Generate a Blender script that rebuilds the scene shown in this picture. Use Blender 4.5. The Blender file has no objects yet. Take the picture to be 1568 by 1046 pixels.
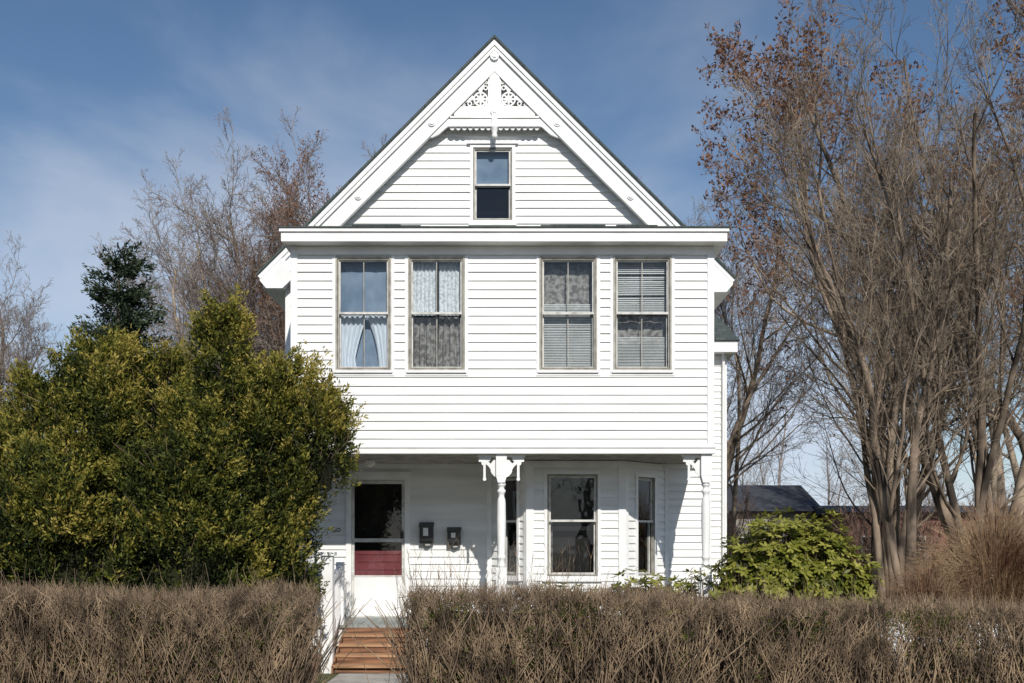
import bpy, math, random
import numpy as np
from mathutils import Vector, noise as mnoise
random.seed(7); rng=np.random.default_rng(7)
scene=bpy.context.scene
R=math.radians

# ------------------------------------------------------------------ materials
MATS={}
def newmat(name):
    m=bpy.data.materials.new(name); m.use_nodes=True
    nt=m.node_tree; nt.nodes.clear()
    out=nt.nodes.new('ShaderNodeOutputMaterial')
    MATS[name]=m
    return m,nt,out
def N(nt,t,**kw):
    n=nt.nodes.new(t)
    for k,v in kw.items():
        if k in n.inputs: n.inputs[k].default_value=v
        else: setattr(n,k,v)
    return n
def ramp(nt,stops):
    r=nt.nodes.new('ShaderNodeValToRGB')
    e=r.color_ramp.elements
    while len(e)<len(stops): e.new(0.5)
    for i,(p,c) in enumerate(stops):
        e[i].position=p; e[i].color=(c[0],c[1],c[2],1)
    return r
def mat_noise(name,c1,c2,scale=(1,1,1),nscale=5,rough=.6,bump=.0,bscale=40,detail=5,lo=.35,hi=.65,spec=.3):
    m,nt,out=newmat(name); L=nt.links
    tc=N(nt,'ShaderNodeTexCoord'); mp=N(nt,'ShaderNodeMapping'); mp.inputs['Scale'].default_value=scale
    L.new(tc.outputs['Object'],mp.inputs['Vector'])
    n=N(nt,'ShaderNodeTexNoise'); n.inputs['Scale'].default_value=nscale; n.inputs['Detail'].default_value=detail
    L.new(mp.outputs[0],n.inputs['Vector'])
    r=ramp(nt,[(lo,c1),(hi,c2)]); L.new(n.outputs['Fac'],r.inputs[0])
    p=N(nt,'ShaderNodeBsdfPrincipled'); p.inputs['Roughness'].default_value=rough
    p.inputs['Specular IOR Level'].default_value=spec
    L.new(r.outputs[0],p.inputs['Base Color'])
    if bump>0:
        n2=N(nt,'ShaderNodeTexNoise'); n2.inputs['Scale'].default_value=bscale; n2.inputs['Detail'].default_value=6
        L.new(mp.outputs[0],n2.inputs['Vector'])
        b=N(nt,'ShaderNodeBump'); b.inputs['Strength'].default_value=bump; b.inputs['Distance'].default_value=.01
        L.new(n2.outputs['Fac'],b.inputs['Height']); L.new(b.outputs[0],p.inputs['Normal'])
    L.new(p.outputs[0],out.inputs[0])
    return m
def mat_leaf(name,stops,trans=.25,rough=.55):
    m,nt,out=newmat(name); L=nt.links
    a=N(nt,'ShaderNodeAttribute'); a.attribute_name='tint'
    r=ramp(nt,stops); L.new(a.outputs['Fac'],r.inputs[0])
    p=N(nt,'ShaderNodeBsdfPrincipled'); p.inputs['Roughness'].default_value=rough; p.inputs['Specular IOR Level'].default_value=.15
    L.new(r.outputs[0],p.inputs['Base Color'])
    t=N(nt,'ShaderNodeBsdfTranslucent'); L.new(r.outputs[0],t.inputs['Color'])
    mx=N(nt,'ShaderNodeMixShader'); mx.inputs[0].default_value=trans
    L.new(p.outputs[0],mx.inputs[1]); L.new(t.outputs[0],mx.inputs[2]); L.new(mx.outputs[0],out.inputs[0])
    return m

mat_noise('siding_paint',(.72,.72,.70),(.84,.84,.83),scale=(.35,.35,3.5),nscale=2.2,rough=.5,bump=.12,bscale=30)
mat_noise('trim_paint',(.75,.75,.74),(.86,.86,.85),nscale=3,rough=.45,bump=.08,bscale=25)
mat_noise('worn_trim',(.36,.35,.33),(.62,.61,.58),nscale=7,rough=.6,bump=.2,bscale=40,lo=.3,hi=.55)
mat_noise('storm_frame',(.28,.265,.23),(.44,.42,.37),nscale=9,rough=.5,bump=.1)
mat_noise('storm_edge',(.08,.08,.07),(.18,.17,.15),nscale=9,rough=.5)
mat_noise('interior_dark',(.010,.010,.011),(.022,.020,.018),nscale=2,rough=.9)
mat_noise('porch_ceiling',(.60,.58,.53),(.70,.68,.63),scale=(1,18,1),nscale=2,rough=.6)
mat_noise('porch_floor',(.20,.22,.21),(.33,.35,.33),scale=(12,.8,1),nscale=2,rough=.7,bump=.2)
mat_noise('step_wood',(.23,.12,.06),(.47,.28,.16),scale=(.7,9,9),nscale=3,rough=.65,bump=.3,bscale=12)
mat_noise('step_wood_dark',(.10,.05,.03),(.30,.15,.08),scale=(.7,9,9),nscale=3,rough=.7,bump=.3,bscale=12)
mat_noise('maroon_door',(.20,.045,.052),(.28,.075,.08),nscale=3,rough=.4)
mat_noise('black_metal',(.008,.008,.009),(.02,.02,.022),nscale=8,rough=.3,spec=.5)
mat_noise('paper',(.72,.71,.66),(.8,.8,.78),nscale=8,rough=.8)
mat_noise('foundation',(.22,.21,.19),(.33,.31,.28),nscale=6,rough=.9,bump=.4)
mat_noise('bark_trunk',(.045,.035,.028),(.30,.23,.17),scale=(1,1,.35),nscale=4.0,rough=.95,bump=1.0,bscale=12,lo=.38,hi=.66)  # bark tones; strong contrast also paints shadow and sunlit edges
mat_noise('bark_grey',(.09,.07,.055),(.38,.30,.22),scale=(1,1,.5),nscale=2.4,rough=.9)  # bark tones; pale stop raised to paint sunlit highlights on branches
mat_noise('bark_red',(.13,.085,.065),(.29,.20,.155),nscale=2,rough=.9)
mat_noise('bark_dark',(.06,.045,.035),(.14,.10,.08),nscale=4,rough=.9)
mat_noise('bark_far',(.18,.15,.135),(.34,.285,.25),nscale=2,rough=.9)
mat_noise('hedge_twig',(.075,.053,.037),(.44,.32,.205),scale=(1,1,.6),nscale=5,rough=.85,lo=.36,hi=.70,detail=8)
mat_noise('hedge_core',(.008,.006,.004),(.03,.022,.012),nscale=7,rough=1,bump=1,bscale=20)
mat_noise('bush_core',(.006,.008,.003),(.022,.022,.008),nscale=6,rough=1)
mat_noise('tan_twig',(.20,.11,.065),(.46,.33,.20),nscale=1.6,rough=.8)
mat_noise('concrete',(.30,.28,.25),(.42,.40,.36),nscale=4,rough=.9,bump=.3)
mat_noise('asphalt',(.04,.04,.042),(.065,.065,.066),nscale=8,rough=.9,bump=.3)
mat_noise('brick_far',(.20,.095,.075),(.29,.15,.115),nscale=3,rough=.9)
mat_noise('slate_far',(.035,.037,.045),(.06,.062,.07),nscale=3,rough=.8)
mat_noise('pot_maroon',(.13,.02,.035),(.20,.035,.055),nscale=5,rough=.35,spec=.5)
mat_noise('chair_plastic',(.52,.53,.54),(.64,.65,.66),nscale=3,rough=.4)
mat_noise('sheer_white',(.66,.72,.78),(.80,.84,.88),scale=(6,6,1),nscale=6,rough=.9)
mat_noise('curtain_grey',(.17,.155,.14),(.38,.36,.33),scale=(1,1,1),nscale=16,rough=.9,detail=3,lo=.42,hi=.58)
mat_noise('lace',(.56,.60,.61),(.84,.86,.86),nscale=26,rough=.9,detail=2,lo=.40,hi=.54)
mat_noise('curtain_reflect_blue',(.17,.24,.33),(.30,.38,.48),nscale=2.5,rough=.9)  # blue-grey attic curtain; also the painted sky reflection in the first upper window
mat_noise('blind_slat',(.60,.60,.57),(.74,.74,.71),nscale=2.5,rough=.6)
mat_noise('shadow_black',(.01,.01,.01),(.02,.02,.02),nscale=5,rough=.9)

mat_leaf('arbor_leaf',[(0,(.010,.016,.006)),(.3,(.035,.050,.014)),(.6,(.105,.115,.022)),(.85,(.25,.225,.04)),(1,(.36,.29,.07))],.25)  # leaf greens; darkest and yellow stops also paint shadows and highlights
mat_leaf('conifer_leaf',[(0,(.010,.02,.012)),(.6,(.04,.06,.033)),(1,(.09,.11,.065))],.1)
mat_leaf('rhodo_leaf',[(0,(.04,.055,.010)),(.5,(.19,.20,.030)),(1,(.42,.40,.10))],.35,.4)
mat_leaf('hedge_leaf',[(0,(.03,.045,.012)),(.5,(.10,.12,.022)),(1,(.22,.13,.07))],.3)
mat_leaf('bud_leaf',[(0,(.15,.075,.045)),(1,(.32,.17,.10))],.25)
mat_leaf('grass_leaf',[(0,(.06,.08,.02)),(.5,(.12,.14,.035)),(1,(.25,.21,.10))],.3)

m,nt,out=newmat('shingles'); L=nt.links
tc=N(nt,'ShaderNodeTexCoord'); br=N(nt,'ShaderNodeTexBrick'); br.inputs['Scale'].default_value=4
br.inputs['Color1'].default_value=(.045,.06,.058,1); br.inputs['Color2'].default_value=(.075,.09,.085,1); br.inputs['Mortar'].default_value=(.02,.025,.025,1)
br.inputs['Brick Width'].default_value=.8; br.inputs['Row Height'].default_value=.5
L.new(tc.outputs['Object'],br.inputs['Vector'])
p=N(nt,'ShaderNodeBsdfPrincipled'); p.inputs['Roughness'].default_value=.9
L.new(br.outputs['Color'],p.inputs['Base Color']); L.new(p.outputs[0],out.inputs[0])
m,nt,out=newmat('window_glass'); L=nt.links
lw=N(nt,'ShaderNodeLayerWeight'); lw.inputs['Blend'].default_value=.5
pw=N(nt,'ShaderNodeMath',operation='POWER'); pw.inputs[1].default_value=3.0; L.new(lw.outputs['Facing'],pw.inputs[0])
ml=N(nt,'ShaderNodeMath',operation='MULTIPLY_ADD'); ml.inputs[1].default_value=.8; ml.inputs[2].default_value=.065; L.new(pw.outputs[0],ml.inputs[0])
nz=N(nt,'ShaderNodeTexNoise'); nz.inputs['Scale'].default_value=2.5
tc=N(nt,'ShaderNodeTexCoord'); L.new(tc.outputs['Object'],nz.inputs['Vector'])
bp=N(nt,'ShaderNodeBump'); bp.inputs['Strength'].default_value=.15; bp.inputs['Distance'].default_value=.02
L.new(nz.outputs['Fac'],bp.inputs['Height'])
g=N(nt,'ShaderNodeBsdfGlossy'); g.inputs['Roughness'].default_value=.02; L.new(bp.outputs[0],g.inputs['Normal'])
t=N(nt,'ShaderNodeBsdfTransparent'); t.inputs['Color'].default_value=(.80,.83,.85,1)
mx=N(nt,'ShaderNodeMixShader'); L.new(ml.outputs[0],mx.inputs[0]); L.new(t.outputs[0],mx.inputs[1]); L.new(g.outputs[0],mx.inputs[2]); L.new(mx.outputs[0],out.inputs[0])
m,nt,out=newmat('ground_grass'); L=nt.links
tc=N(nt,'ShaderNodeTexCoord')
n1=N(nt,'ShaderNodeTexNoise'); n1.inputs['Scale'].default_value=.6; n1.inputs['Detail'].default_value=8
n2=N(nt,'ShaderNodeTexNoise'); n2.inputs['Scale'].default_value=30; n2.inputs['Detail'].default_value=5
L.new(tc.outputs['Object'],n1.inputs['Vector']); L.new(tc.outputs['Object'],n2.inputs['Vector'])
r1=ramp(nt,[(.35,(.07,.085,.025)),(.55,(.13,.12,.05)),(.7,(.16,.115,.065))]); L.new(n1.outputs['Fac'],r1.inputs[0])
r2=ramp(nt,[(.3,(.5,.5,.5)),(.7,(1.2,1.2,1.2))]); L.new(n2.outputs['Fac'],r2.inputs[0])
mm=N(nt,'ShaderNodeMix',data_type='RGBA',blend_type='MULTIPLY'); mm.inputs[0].default_value=1
L.new(r1.outputs[0],mm.inputs[6]); L.new(r2.outputs[0],mm.inputs[7])
p=N(nt,'ShaderNodeBsdfPrincipled'); p.inputs['Roughness'].default_value=.95
L.new(mm.outputs[2],p.inputs['Base Color'])
b=N(nt,'ShaderNodeBump'); b.inputs['Strength'].default_value=.6; b.inputs['Distance'].default_value=.03
L.new(n2.outputs['Fac'],b.inputs['Height']); L.new(b.outputs[0],p.inputs['Normal'])
L.new(p.outputs[0],out.inputs[0])

# ------------------------------------------------------------------ builders
def link(o,parent=None):
    scene.collection.objects.link(o)
    if parent: o.parent=parent
    return o
def empty(name,loc=(0,0,0)):
    o=bpy.data.objects.new(name,None); o.location=loc; o.empty_display_size=.3
    scene.collection.objects.link(o); return o
class Frame:
    def __init__(s,ox,oy,ux,uy,zo=0):
        l=math.hypot(ux,uy); s.o=(ox,oy); s.u=(ux/l,uy/l); s.n=(s.u[1],-s.u[0]); s.zo=zo
    def p(s,u,z,d): return (s.o[0]+s.u[0]*u+s.n[0]*d, s.o[1]+s.u[1]*u+s.n[1]*d, z+s.zo)
class B:
    def __init__(s): s.v=[]; s.f=[]; s.m=[]; s.sm=[]; s.mats=[]
    def mi(s,m):
        if m not in s.mats: s.mats.append(m)
        return s.mats.index(m)
    def face(s,pts,m,smooth=False):
        i=len(s.v); s.v+=[tuple(p) for p in pts]; s.f.append(tuple(range(i,i+len(pts)))); s.m.append(s.mi(m)); s.sm.append(smooth)
    def idx(s,pts,faces,m,smooth=False):
        i=len(s.v); s.v+=[tuple(p) for p in pts]; k=s.mi(m)
        for f in faces: s.f.append(tuple(i+a for a in f)); s.m.append(k); s.sm.append(smooth)
    def lbox(s,F,u0,u1,z0,z1,d0,d1,m):
        pts=[F.p(u,z,d) for u,z,d in ((u0,z0,d0),(u1,z0,d0),(u1,z1,d0),(u0,z1,d0),(u0,z0,d1),(u1,z0,d1),(u1,z1,d1),(u0,z1,d1))]
        s.idx(pts,[(0,3,2,1),(4,5,6,7),(0,1,5,4),(1,2,6,5),(2,3,7,6),(3,0,4,7)],m)
    def box(s,x0,x1,y0,y1,z0,z1,m):
        s.lbox(Frame(0,0,1,0),x0,x1,z0,z1,-y1,-y0,m)
    def prism(s,F,poly,d0,d1,m):
        n=len(poly); pts=[F.p(u,z,d0) for u,z in poly]+[F.p(u,z,d1) for u,z in poly]
        fs=[tuple(range(n-1,-1,-1)),tuple(range(n,2*n))]+[(i,(i+1)%n,(i+1)%n+n,i+n) for i in range(n)]
        s.idx(pts,fs,m)
    def disc(s,F,u,z,r,d0,d1,m,n=14):
        s.prism(F,[(u+r*math.cos(a),z+r*math.sin(a)) for a in [2*math.pi*i/n for i in range(n)]],d0,d1,m)
    def ring(s,F,u,z,r0,r1,d0,d1,m,a0=0,a1=360,n=20):
        for i in range(n):
            a=R(a0+(a1-a0)*i/n); b=R(a0+(a1-a0)*(i+1)/n)
            s.prism(F,[(u+r0*math.cos(a),z+r0*math.sin(a)),(u+r1*math.cos(a),z+r1*math.sin(a)),(u+r1*math.cos(b),z+r1*math.sin(b)),(u+r0*math.cos(b),z+r0*math.sin(b))],d0,d1,m)
    def lathe(s,cx,cy,prof,m,n=16):
        pts=[];fs=[]
        for z,r in prof:
            for i in range(n):
                a=2*math.pi*i/n; pts.append((cx+r*math.cos(a),cy+r*math.sin(a),z))
        for j in range(len(prof)-1):
            for i in range(n):
                fs.append((j*n+i,j*n+(i+1)%n,(j+1)*n+(i+1)%n,(j+1)*n+i))
        fs.append(tuple(range(n-1,-1,-1))); k=(len(prof)-1)*n; fs.append(tuple(range(k,k+n)))
        s.idx(pts,fs,m,True)
    def tube(s,pts,r,m,n=6):
        for a,b in zip(pts[:-1],pts[1:]):
            a=Vector(a);b=Vector(b);d=(b-a).normalized(); q=d.orthogonal().normalized(); w=d.cross(q)
            P=[];
            for c in (a,b):
                for i in range(n):
                    t=2*math.pi*i/n; P.append(c+q*r*math.cos(t)+w*r*math.sin(t))
            s.idx(P,[(i,(i+1)%n,(i+1)%n+n,i+n) for i in range(n)]+[tuple(range(n)),tuple(range(n,2*n))],m,False)
    def obj(s,name,parent=None):
        me=bpy.data.meshes.new(name); me.from_pydata(s.v,[],s.f)
        for mm in s.mats: me.materials.append(MATS[mm])
        me.polygons.foreach_set('material_index',s.m); me.polygons.foreach_set('use_smooth',s.sm)
        me.update()
        return link(bpy.data.objects.new(name,me),parent)

def np_mesh(name,V,Fq,mats,tint=None,midx=None,smooth=False):
    k=Fq.shape[1]
    me=bpy.data.meshes.new(name)
    me.vertices.add(len(V)); me.vertices.foreach_set('co',V.astype(np.float32).ravel())
    me.loops.add(Fq.size); me.loops.foreach_set('vertex_index',Fq.astype(np.int32).ravel())
    me.polygons.add(len(Fq)); me.polygons.foreach_set('loop_start',np.arange(0,Fq.size,k,dtype=np.int32))
    if midx is not None: me.polygons.foreach_set('material_index',midx.astype(np.int32))
    if smooth: me.polygons.foreach_set('use_smooth',np.ones(len(Fq),dtype=bool))
    for mm in mats: me.materials.append(MATS[mm])
    if tint is not None:
        a=me.attributes.new('tint','FLOAT','POINT'); a.data.foreach_set('value',tint.astype(np.float32))
    me.update(calc_edges=True)
    return me

def tubes(groups):
    Vs=[];Fs=[];Ms=[];base=0
    for (n,S),lst in groups.items():
        P=np.array([l[0] for l in lst],dtype=float); Rr=np.array([l[1] for l in lst],dtype=float); mi=np.array([l[2] for l in lst])
        M=len(lst)
        T=np.gradient(P,axis=1); T/=np.linalg.norm(T,axis=2,keepdims=True)+1e-9
        ref=np.where(np.abs(T[:,:,2:3])>.9,np.array([1.,0,0]),np.array([0,0,1.]))
        if n>=5: ref=np.broadcast_to(np.array([0.13,1.,0.07]),T.shape)
        A=np.cross(T,ref); A/=np.linalg.norm(A,axis=2,keepdims=True)+1e-9
        Bv=np.cross(T,A)
        ang=np.arange(S)*2*math.pi/S
        V=P[:,:,None,:]+Rr[:,:,None,None]*(A[:,:,None,:]*np.cos(ang)[None,None,:,None]+Bv[:,:,None,:]*np.sin(ang)[None,None,:,None])
        Vs.append(V.reshape(-1,3))
        m_,j_,i_=np.meshgrid(np.arange(M),np.arange(n-1),np.arange(S),indexing='ij')
        i2=(i_+1)%S; o=base+m_*n*S
        F=np.stack([o+j_*S+i_,o+j_*S+i2,o+(j_+1)*S+i2,o+(j_+1)*S+i_],axis=-1).reshape(-1,4)
        Fs.append(F); Ms.append(np.broadcast_to(mi[:,None,None],m_.shape).reshape(-1)); base+=M*n*S
    return np.concatenate(Vs),np.concatenate(Fs),np.concatenate(Ms)

# ------------------------------------------------------------------ bare trees
def tree_mesh(name,seed,stems,cfg,mats,budmat=None,budn=14000,buds=(.10,.05)):
    rd=random.Random(seed); G={}; tips=[]
    nseg=cfg['seg']; kids=cfg['kids']; ang=cfg['ang']; lr=cfg['len']; trop=cfg['trop']; wob=cfg['wob']; sides=cfg['sides']
    LV=len(kids); rmin=cfg.get('rmin',.0045)
    def rec(p,d,Ln,r,lv):
        n=nseg[lv]; st=Ln/n; pts=[p]; rad=[r]; ds=[d]
        x,y,z=p; dx,dy,dz=d; w=wob[lv]; tr=trop[lv]
        end=max(.0025,r*(.22 if lv<LV-1 else .5))
        for i in range(n):
            dx+=rd.gauss(0,w); dy+=rd.gauss(0,w); dz+=rd.gauss(0,w)+tr
            l=math.sqrt(dx*dx+dy*dy+dz*dz); dx/=l;dy/=l;dz/=l
            x+=dx*st;y+=dy*st;z+=dz*st
            pts.append((x,y,z)); rad.append(r+(end-r)*((i+1)/n)**.75); ds.append((dx,dy,dz))
        G.setdefault((n+1,sides[lv]),[]).append((pts,rad,0 if lv<2 else 1))
        if lv>=LV-2: tips.append((x,y,z))
        if lv>=LV-1: return
        nk=kids[lv]
        nk=max(1,int(round(nk*rd.uniform(.75,1.25))))
        t0=cfg['t0'][lv]
        for k in range(nk):
            t=t0+(1-t0)*((k+rd.random())/nk)
            f=t*n; i=min(int(f),n-1); fr=f-i
            a=pts[i];b=pts[i+1]; pp=(a[0]+(b[0]-a[0])*fr,a[1]+(b[1]-a[1])*fr,a[2]+(b[2]-a[2])*fr)
            dd=Vector(ds[i+1]); q=dd.orthogonal().normalized(); w2=dd.cross(q); az=rd.uniform(0,2*math.pi)
            an=R(rd.uniform(*ang[lv]))
            nd=dd*math.cos(an)+(q*math.cos(az)+w2*math.sin(az))*math.sin(an)
            rr=(rad[i]+(rad[i+1]-rad[i])*fr)*rd.uniform(.35,.6)
            ll=Ln*rd.uniform(*lr[lv])*(1.15-.65*t)
            rec(pp,(nd.x,nd.y,nd.z),ll,max(rr,rmin if lv>1 else .01),lv+1)
    for (p,d,Ln,r) in stems:
        v=Vector(d).normalized(); rec(p,(v.x,v.y,v.z),Ln,r,0)
    V,F,Mi=tubes(G)
    me=np_mesh(name,V,F,mats,midx=Mi,smooth=True)
    bud=None
    if budmat:
        tp=np.array(tips)
        if len(tp)>budn: tp=tp[rng.permutation(len(tp))[:budn]]
        bud=leaf_clumps(name+'_buds',tp,rng.normal(size=tp.shape)*.5+np.array([0,0,.6]),rng.random(len(tp)),2,.12,.06,buds[0],buds[1],budmat)
    return me,bud

def unit(a): return a/(np.linalg.norm(a,axis=-1,keepdims=True)+1e-9)
def leaf_clumps(name,pos,axis,tint,K,cl,cr,ll,lw,mat,spread=.5,tipb=.35):
    M=len(pos); axis=unit(axis)
    s=rng.random((M,K,1))
    rnd=rng.normal(size=(M,K,3))
    sc=(.5+1.0*rng.random((M,1,1)))
    c=pos[:,None,:]+axis[:,None,:]*s*cl*sc+rnd*cr*(1.15-s)*.6*sc
    d=unit(axis[:,None,:]+rng.normal(size=(M,K,3))*spread)
    side=unit(np.cross(d,rng.normal(size=(M,K,3))))
    l=ll*(.6+.8*rng.random((M,K,1))); w=lw*(.6+.8*rng.random((M,K,1)))
    V=np.stack([c,c+d*l*.5+side*w*.5,c+d*l,c+d*l*.5-side*w*.5],axis=2)
    F=np.arange(M*K*4).reshape(-1,4)
    t=np.clip(tint[:,None]+tipb*(s[:,:,0]-.5)+rng.normal(size=(M,K))*.08,0,1)
    T=np.repeat(t.reshape(-1),4)
    return np_mesh(name,V.reshape(-1,3),F,[mat],tint=T)

# ------------------------------------------------------------------ HOUSE
house=empty('white_clapboard_house')
def siding(b,F,u0,u1,z0,z1,holes=(),expo=.128,lap=.022,clip=None,m='siding_paint'):
    z=z0
    while z<z1-1e-4:
        zt=min(z+expo,z1)
        br=sorted(set([z,zt]+[h for ho in holes for h in (ho[2],ho[3]) if z<h<zt]))
        jit=random.uniform(-.003,.003)
        def off(zz): return .002+(lap+jit-.002)*(1-(zz-z)/expo)
        for a,c in zip(br[:-1],br[1:]):
            mid=(a+c)/2
            cl=None
            if clip:
                (la,ra)=clip(a);(lc,rc)=clip(c)
                if ra-la<.02: continue
                cl=(la,ra,lc,rc)
            segs=[(u0,u1)]
            for ho in holes:
                if ho[2]<mid<ho[3]:
                    ns=[]
                    for s0,s1 in segs:
                        if ho[1]<=s0 or ho[0]>=s1: ns.append((s0,s1))
                        else:
                            if s0<ho[0]: ns.append((s0,ho[0]))
                            if ho[1]<s1: ns.append((ho[1],s1))
                    segs=ns
            for s0,s1 in segs:
                bl,brr,tl,tr=s0,s1,s0,s1
                if cl:
                    bl=max(s0,cl[0]);brr=min(s1,cl[1]);tl=max(s0,cl[2]);tr=min(s1,cl[3])
                    if brr<=bl: continue
                    if tr<tl: tl=tr=(tl+tr)/2
                b.face([F.p(bl,a,off(a)),F.p(brr,a,off(a)),F.p(tr,c,off(c)),F.p(tl,c,off(c))],m)
                if a==z: b.face([F.p(bl,a,0),F.p(brr,a,0),F.p(brr,a,off(a)),F.p(bl,a,off(a))],m)
        z+=expo
def ringframe(b,F,u0,u1,z0,z1,w,d0,d1,m):
    b.lbox(F,u0,u0+w,z0,z1,d0,d1,m); b.lbox(F,u1-w,u1,z0,z1,d0,d1,m)
    b.lbox(F,u0+w,u1-w,z0,z0+w,d0,d1,m); b.lbox(F,u0+w,u1-w,z1-w,z1,d0,d1,m)
def drape(b,F,fl,fr,z0,z1,d,m,amp=.018,waves=7,nz=14,nu=50):
    pts=[];fs=[]
    ph=random.uniform(0,6)
    for j in range(nz+1):
        z=z0+(z1-z0)*j/nz; a=fl((z-z0)/(z1-z0)); c=fr((z-z0)/(z1-z0))
        for i in range(nu+1):
            t=i/nu; u=a+(c-a)*t
            pts.append(F.p(u,z,d+amp*math.sin(t*waves*6.28+ph+.6*math.sin(j*.3))+amp*.4*math.sin(t*waves*15+ph)))
    for j in range(nz):
        for i in range(nu):
            k=j*(nu+1)+i; fs.append((k,k+1,k+nu+2,k+nu+1))
    b.idx(pts,fs,m,True)
def blinds(b,F,u0,u1,z0,z1,d,pitch=.03,m='blind_slat',broken=False):
    z=z0
    while z<z1:
        t=random.gauss(0,.002)+ (random.uniform(-.012,.012) if broken and random.random()<.3 else 0)
        s=pitch*.36
        b.face([F.p(u0,z-s,d+.008),F.p(u1,z-s+t,d+.008),F.p(u1,z+s+t,d-.008),F.p(u0,z+s,d-.008)],m)
        z+=pitch
def window(name,F,u0,u1,z0,z1,mid,fill=None,cas=.022,mun=True,sw=.034,casm='trim_paint',depth=.5,sf=.014):
    b=B()
    ringframe(b,F,u0,u1,z0,z1,cas,-.03,.034,casm)
    b.lbox(F,u0-.02,u1+.02,z0-.035,z0-.002,-.0,.055,'trim_paint')
    a0,a1,c0,c1=u0+cas,u1-cas,z0+cas,z1-cas
    ringframe(b,F,a0+.001,a1-.001,c0+.001,c1-.001,.011,-.03,.024,'storm_edge')
    g=.012
    ringframe(b,F,a0+g,a1-g,c0+g,c1-g,sf,-.03,.014,'storm_frame')
    a0+=g+sf;a1-=g+sf;c0+=g+sf;c1-=g+sf
    ringframe(b,F,a0,a1,mid-.012,c1,sw*.55,-.045,-.012,'worn_trim')
    ringframe(b,F,a0,a1,c0,mid+.018,sw*.55,-.085,-.048,'worn_trim')
    b.lbox(F,a0,a1,mid-.018,mid+.014,-.012,.012,'worn_trim')
    if mun:
        uc=(a0+a1)/2
        b.lbox(F,uc-.006,uc+.006,mid+.01,c1-.02,-.036,-.020,'storm_frame')
        b.lbox(F,uc-.006,uc+.006,c0+.02,mid-.005,-.075,-.059,'storm_frame')
    b.face([F.p(a0,mid,-.028),F.p(a1,mid,-.028),F.p(a1,c1,-.028),F.p(a0,c1,-.028)],'window_glass')
    b.face([F.p(a0,c0,-.065),F.p(a1,c0,-.065),F.p(a1,mid,-.065),F.p(a0,mid,-.065)],'window_glass')
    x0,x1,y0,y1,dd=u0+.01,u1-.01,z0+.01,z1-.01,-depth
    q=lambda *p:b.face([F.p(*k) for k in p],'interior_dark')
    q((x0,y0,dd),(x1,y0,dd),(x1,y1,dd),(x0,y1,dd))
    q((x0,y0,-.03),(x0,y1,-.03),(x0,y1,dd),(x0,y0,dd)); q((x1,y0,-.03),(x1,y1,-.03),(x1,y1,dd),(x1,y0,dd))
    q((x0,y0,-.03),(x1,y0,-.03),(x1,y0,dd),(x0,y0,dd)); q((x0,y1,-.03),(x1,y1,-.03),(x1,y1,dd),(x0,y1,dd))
    if fill: fill(b,F,a0,a1,c0,c1,mid)
    return b.obj(name,house)

XL,XR=-3.21,2.93; ZB,ZT=3.08,6.10
FF=Frame(0,0,1,0)
wins=[(-2.57,-1.76),(-1.514,-.686),(.40,1.238),(1.476,2.324)]
wz0,wz1=4.29,5.95
holes=[(a,c,wz0,wz1) for a,c in wins]
b=B()
siding(b,FF,XL+.02,XR-.02,ZB+.09,ZT-.0,holes)
siding(b,Frame(XR,0,0,1),.0,1.7,ZB+.09,ZT)
siding(b,Frame(XL,1.7,0,-1),.0,1.7,ZB+.09,ZT)
for x0,x1 in ((XL-.012,XL+.085),(XR-.085,XR+.012)):
    b.lbox(FF,x0,x1,ZB+.085,ZT,-.08,.03,'trim_paint')
b.lbox(FF,XL-.03,XR+.03,ZB,ZB+.083,-.1,.045,'trim_paint')
b.lbox(FF,XL-.035,XR+.035,ZB+.083,ZB+.10,-.1,.06,'trim_paint')
b.lbox(FF,XL+.087,XR-.087,5.975,6.10,0,.032,'trim_paint')
for a,c in wins:
    b.lbox(FF,a-.045,a-.002,wz0-.03,wz1+.02,0,.024,'trim_paint'); b.lbox(FF,c+.002,c+.045,wz0-.03,wz1+.02,0,.024,'trim_paint')
    b.lbox(FF,a-.045,c+.045,wz0-.075,wz0-.037,0,.028,'trim_paint')
b.obj('upper_storey_siding',house)

def f1(b,F,a0,a1,c0,c1,mid):
    w=a1-a0
    drape(b,F,lambda t:a0,lambda t:a1,mid+.02,c1,-.16,'curtain_reflect_blue',.004,3)  # blue sheet paints the sky reflection of the upper pane
    drape(b,F,lambda t:a0,lambda t:a0+w*(.30+.18*abs(t-.2)+.1*t*t),c0,mid,-.14,'sheer_white',.015,5)
    drape(b,F,lambda t:a1-w*(.22+.25*t*t),lambda t:a1,c0,mid,-.14,'sheer_white',.015,4)
    drape(b,F,lambda t:a0,lambda t:a1,c0,mid,-.22,'curtain_reflect_blue',.004,3)  # same painted blue reflection between the parted sheers
def f2(b,F,a0,a1,c0,c1,mid):
    w=a1-a0
    drape(b,F,lambda t:a0,lambda t:a0+w*.49,mid,c1,-.14,'lace',.012,6)
    drape(b,F,lambda t:a0+w*.53,lambda t:a1,mid,c1,-.145,'lace',.012,6)
    drape(b,F,lambda t:a0+w*.04,lambda t:a0+w*.5,c0,mid-.04,-.14,'curtain_grey',.02,3)
    drape(b,F,lambda t:a0+w*(.5+.04*t),lambda t:a1-w*.05*t,c0,mid-.02,-.15,'curtain_grey',.02,3)
def f3(b,F,a0,a1,c0,c1,mid):
    blinds(b,F,a0+.01,a1-.01,mid-.16,mid+.16,-.13,.024)
    blinds(b,F,a0+.01,a1-.01,c0,mid-.19,-.13,.024)
    drape(b,F,lambda t:a0,lambda t:a1,c0,c1,-.2,'curtain_grey',.01,3)
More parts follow.
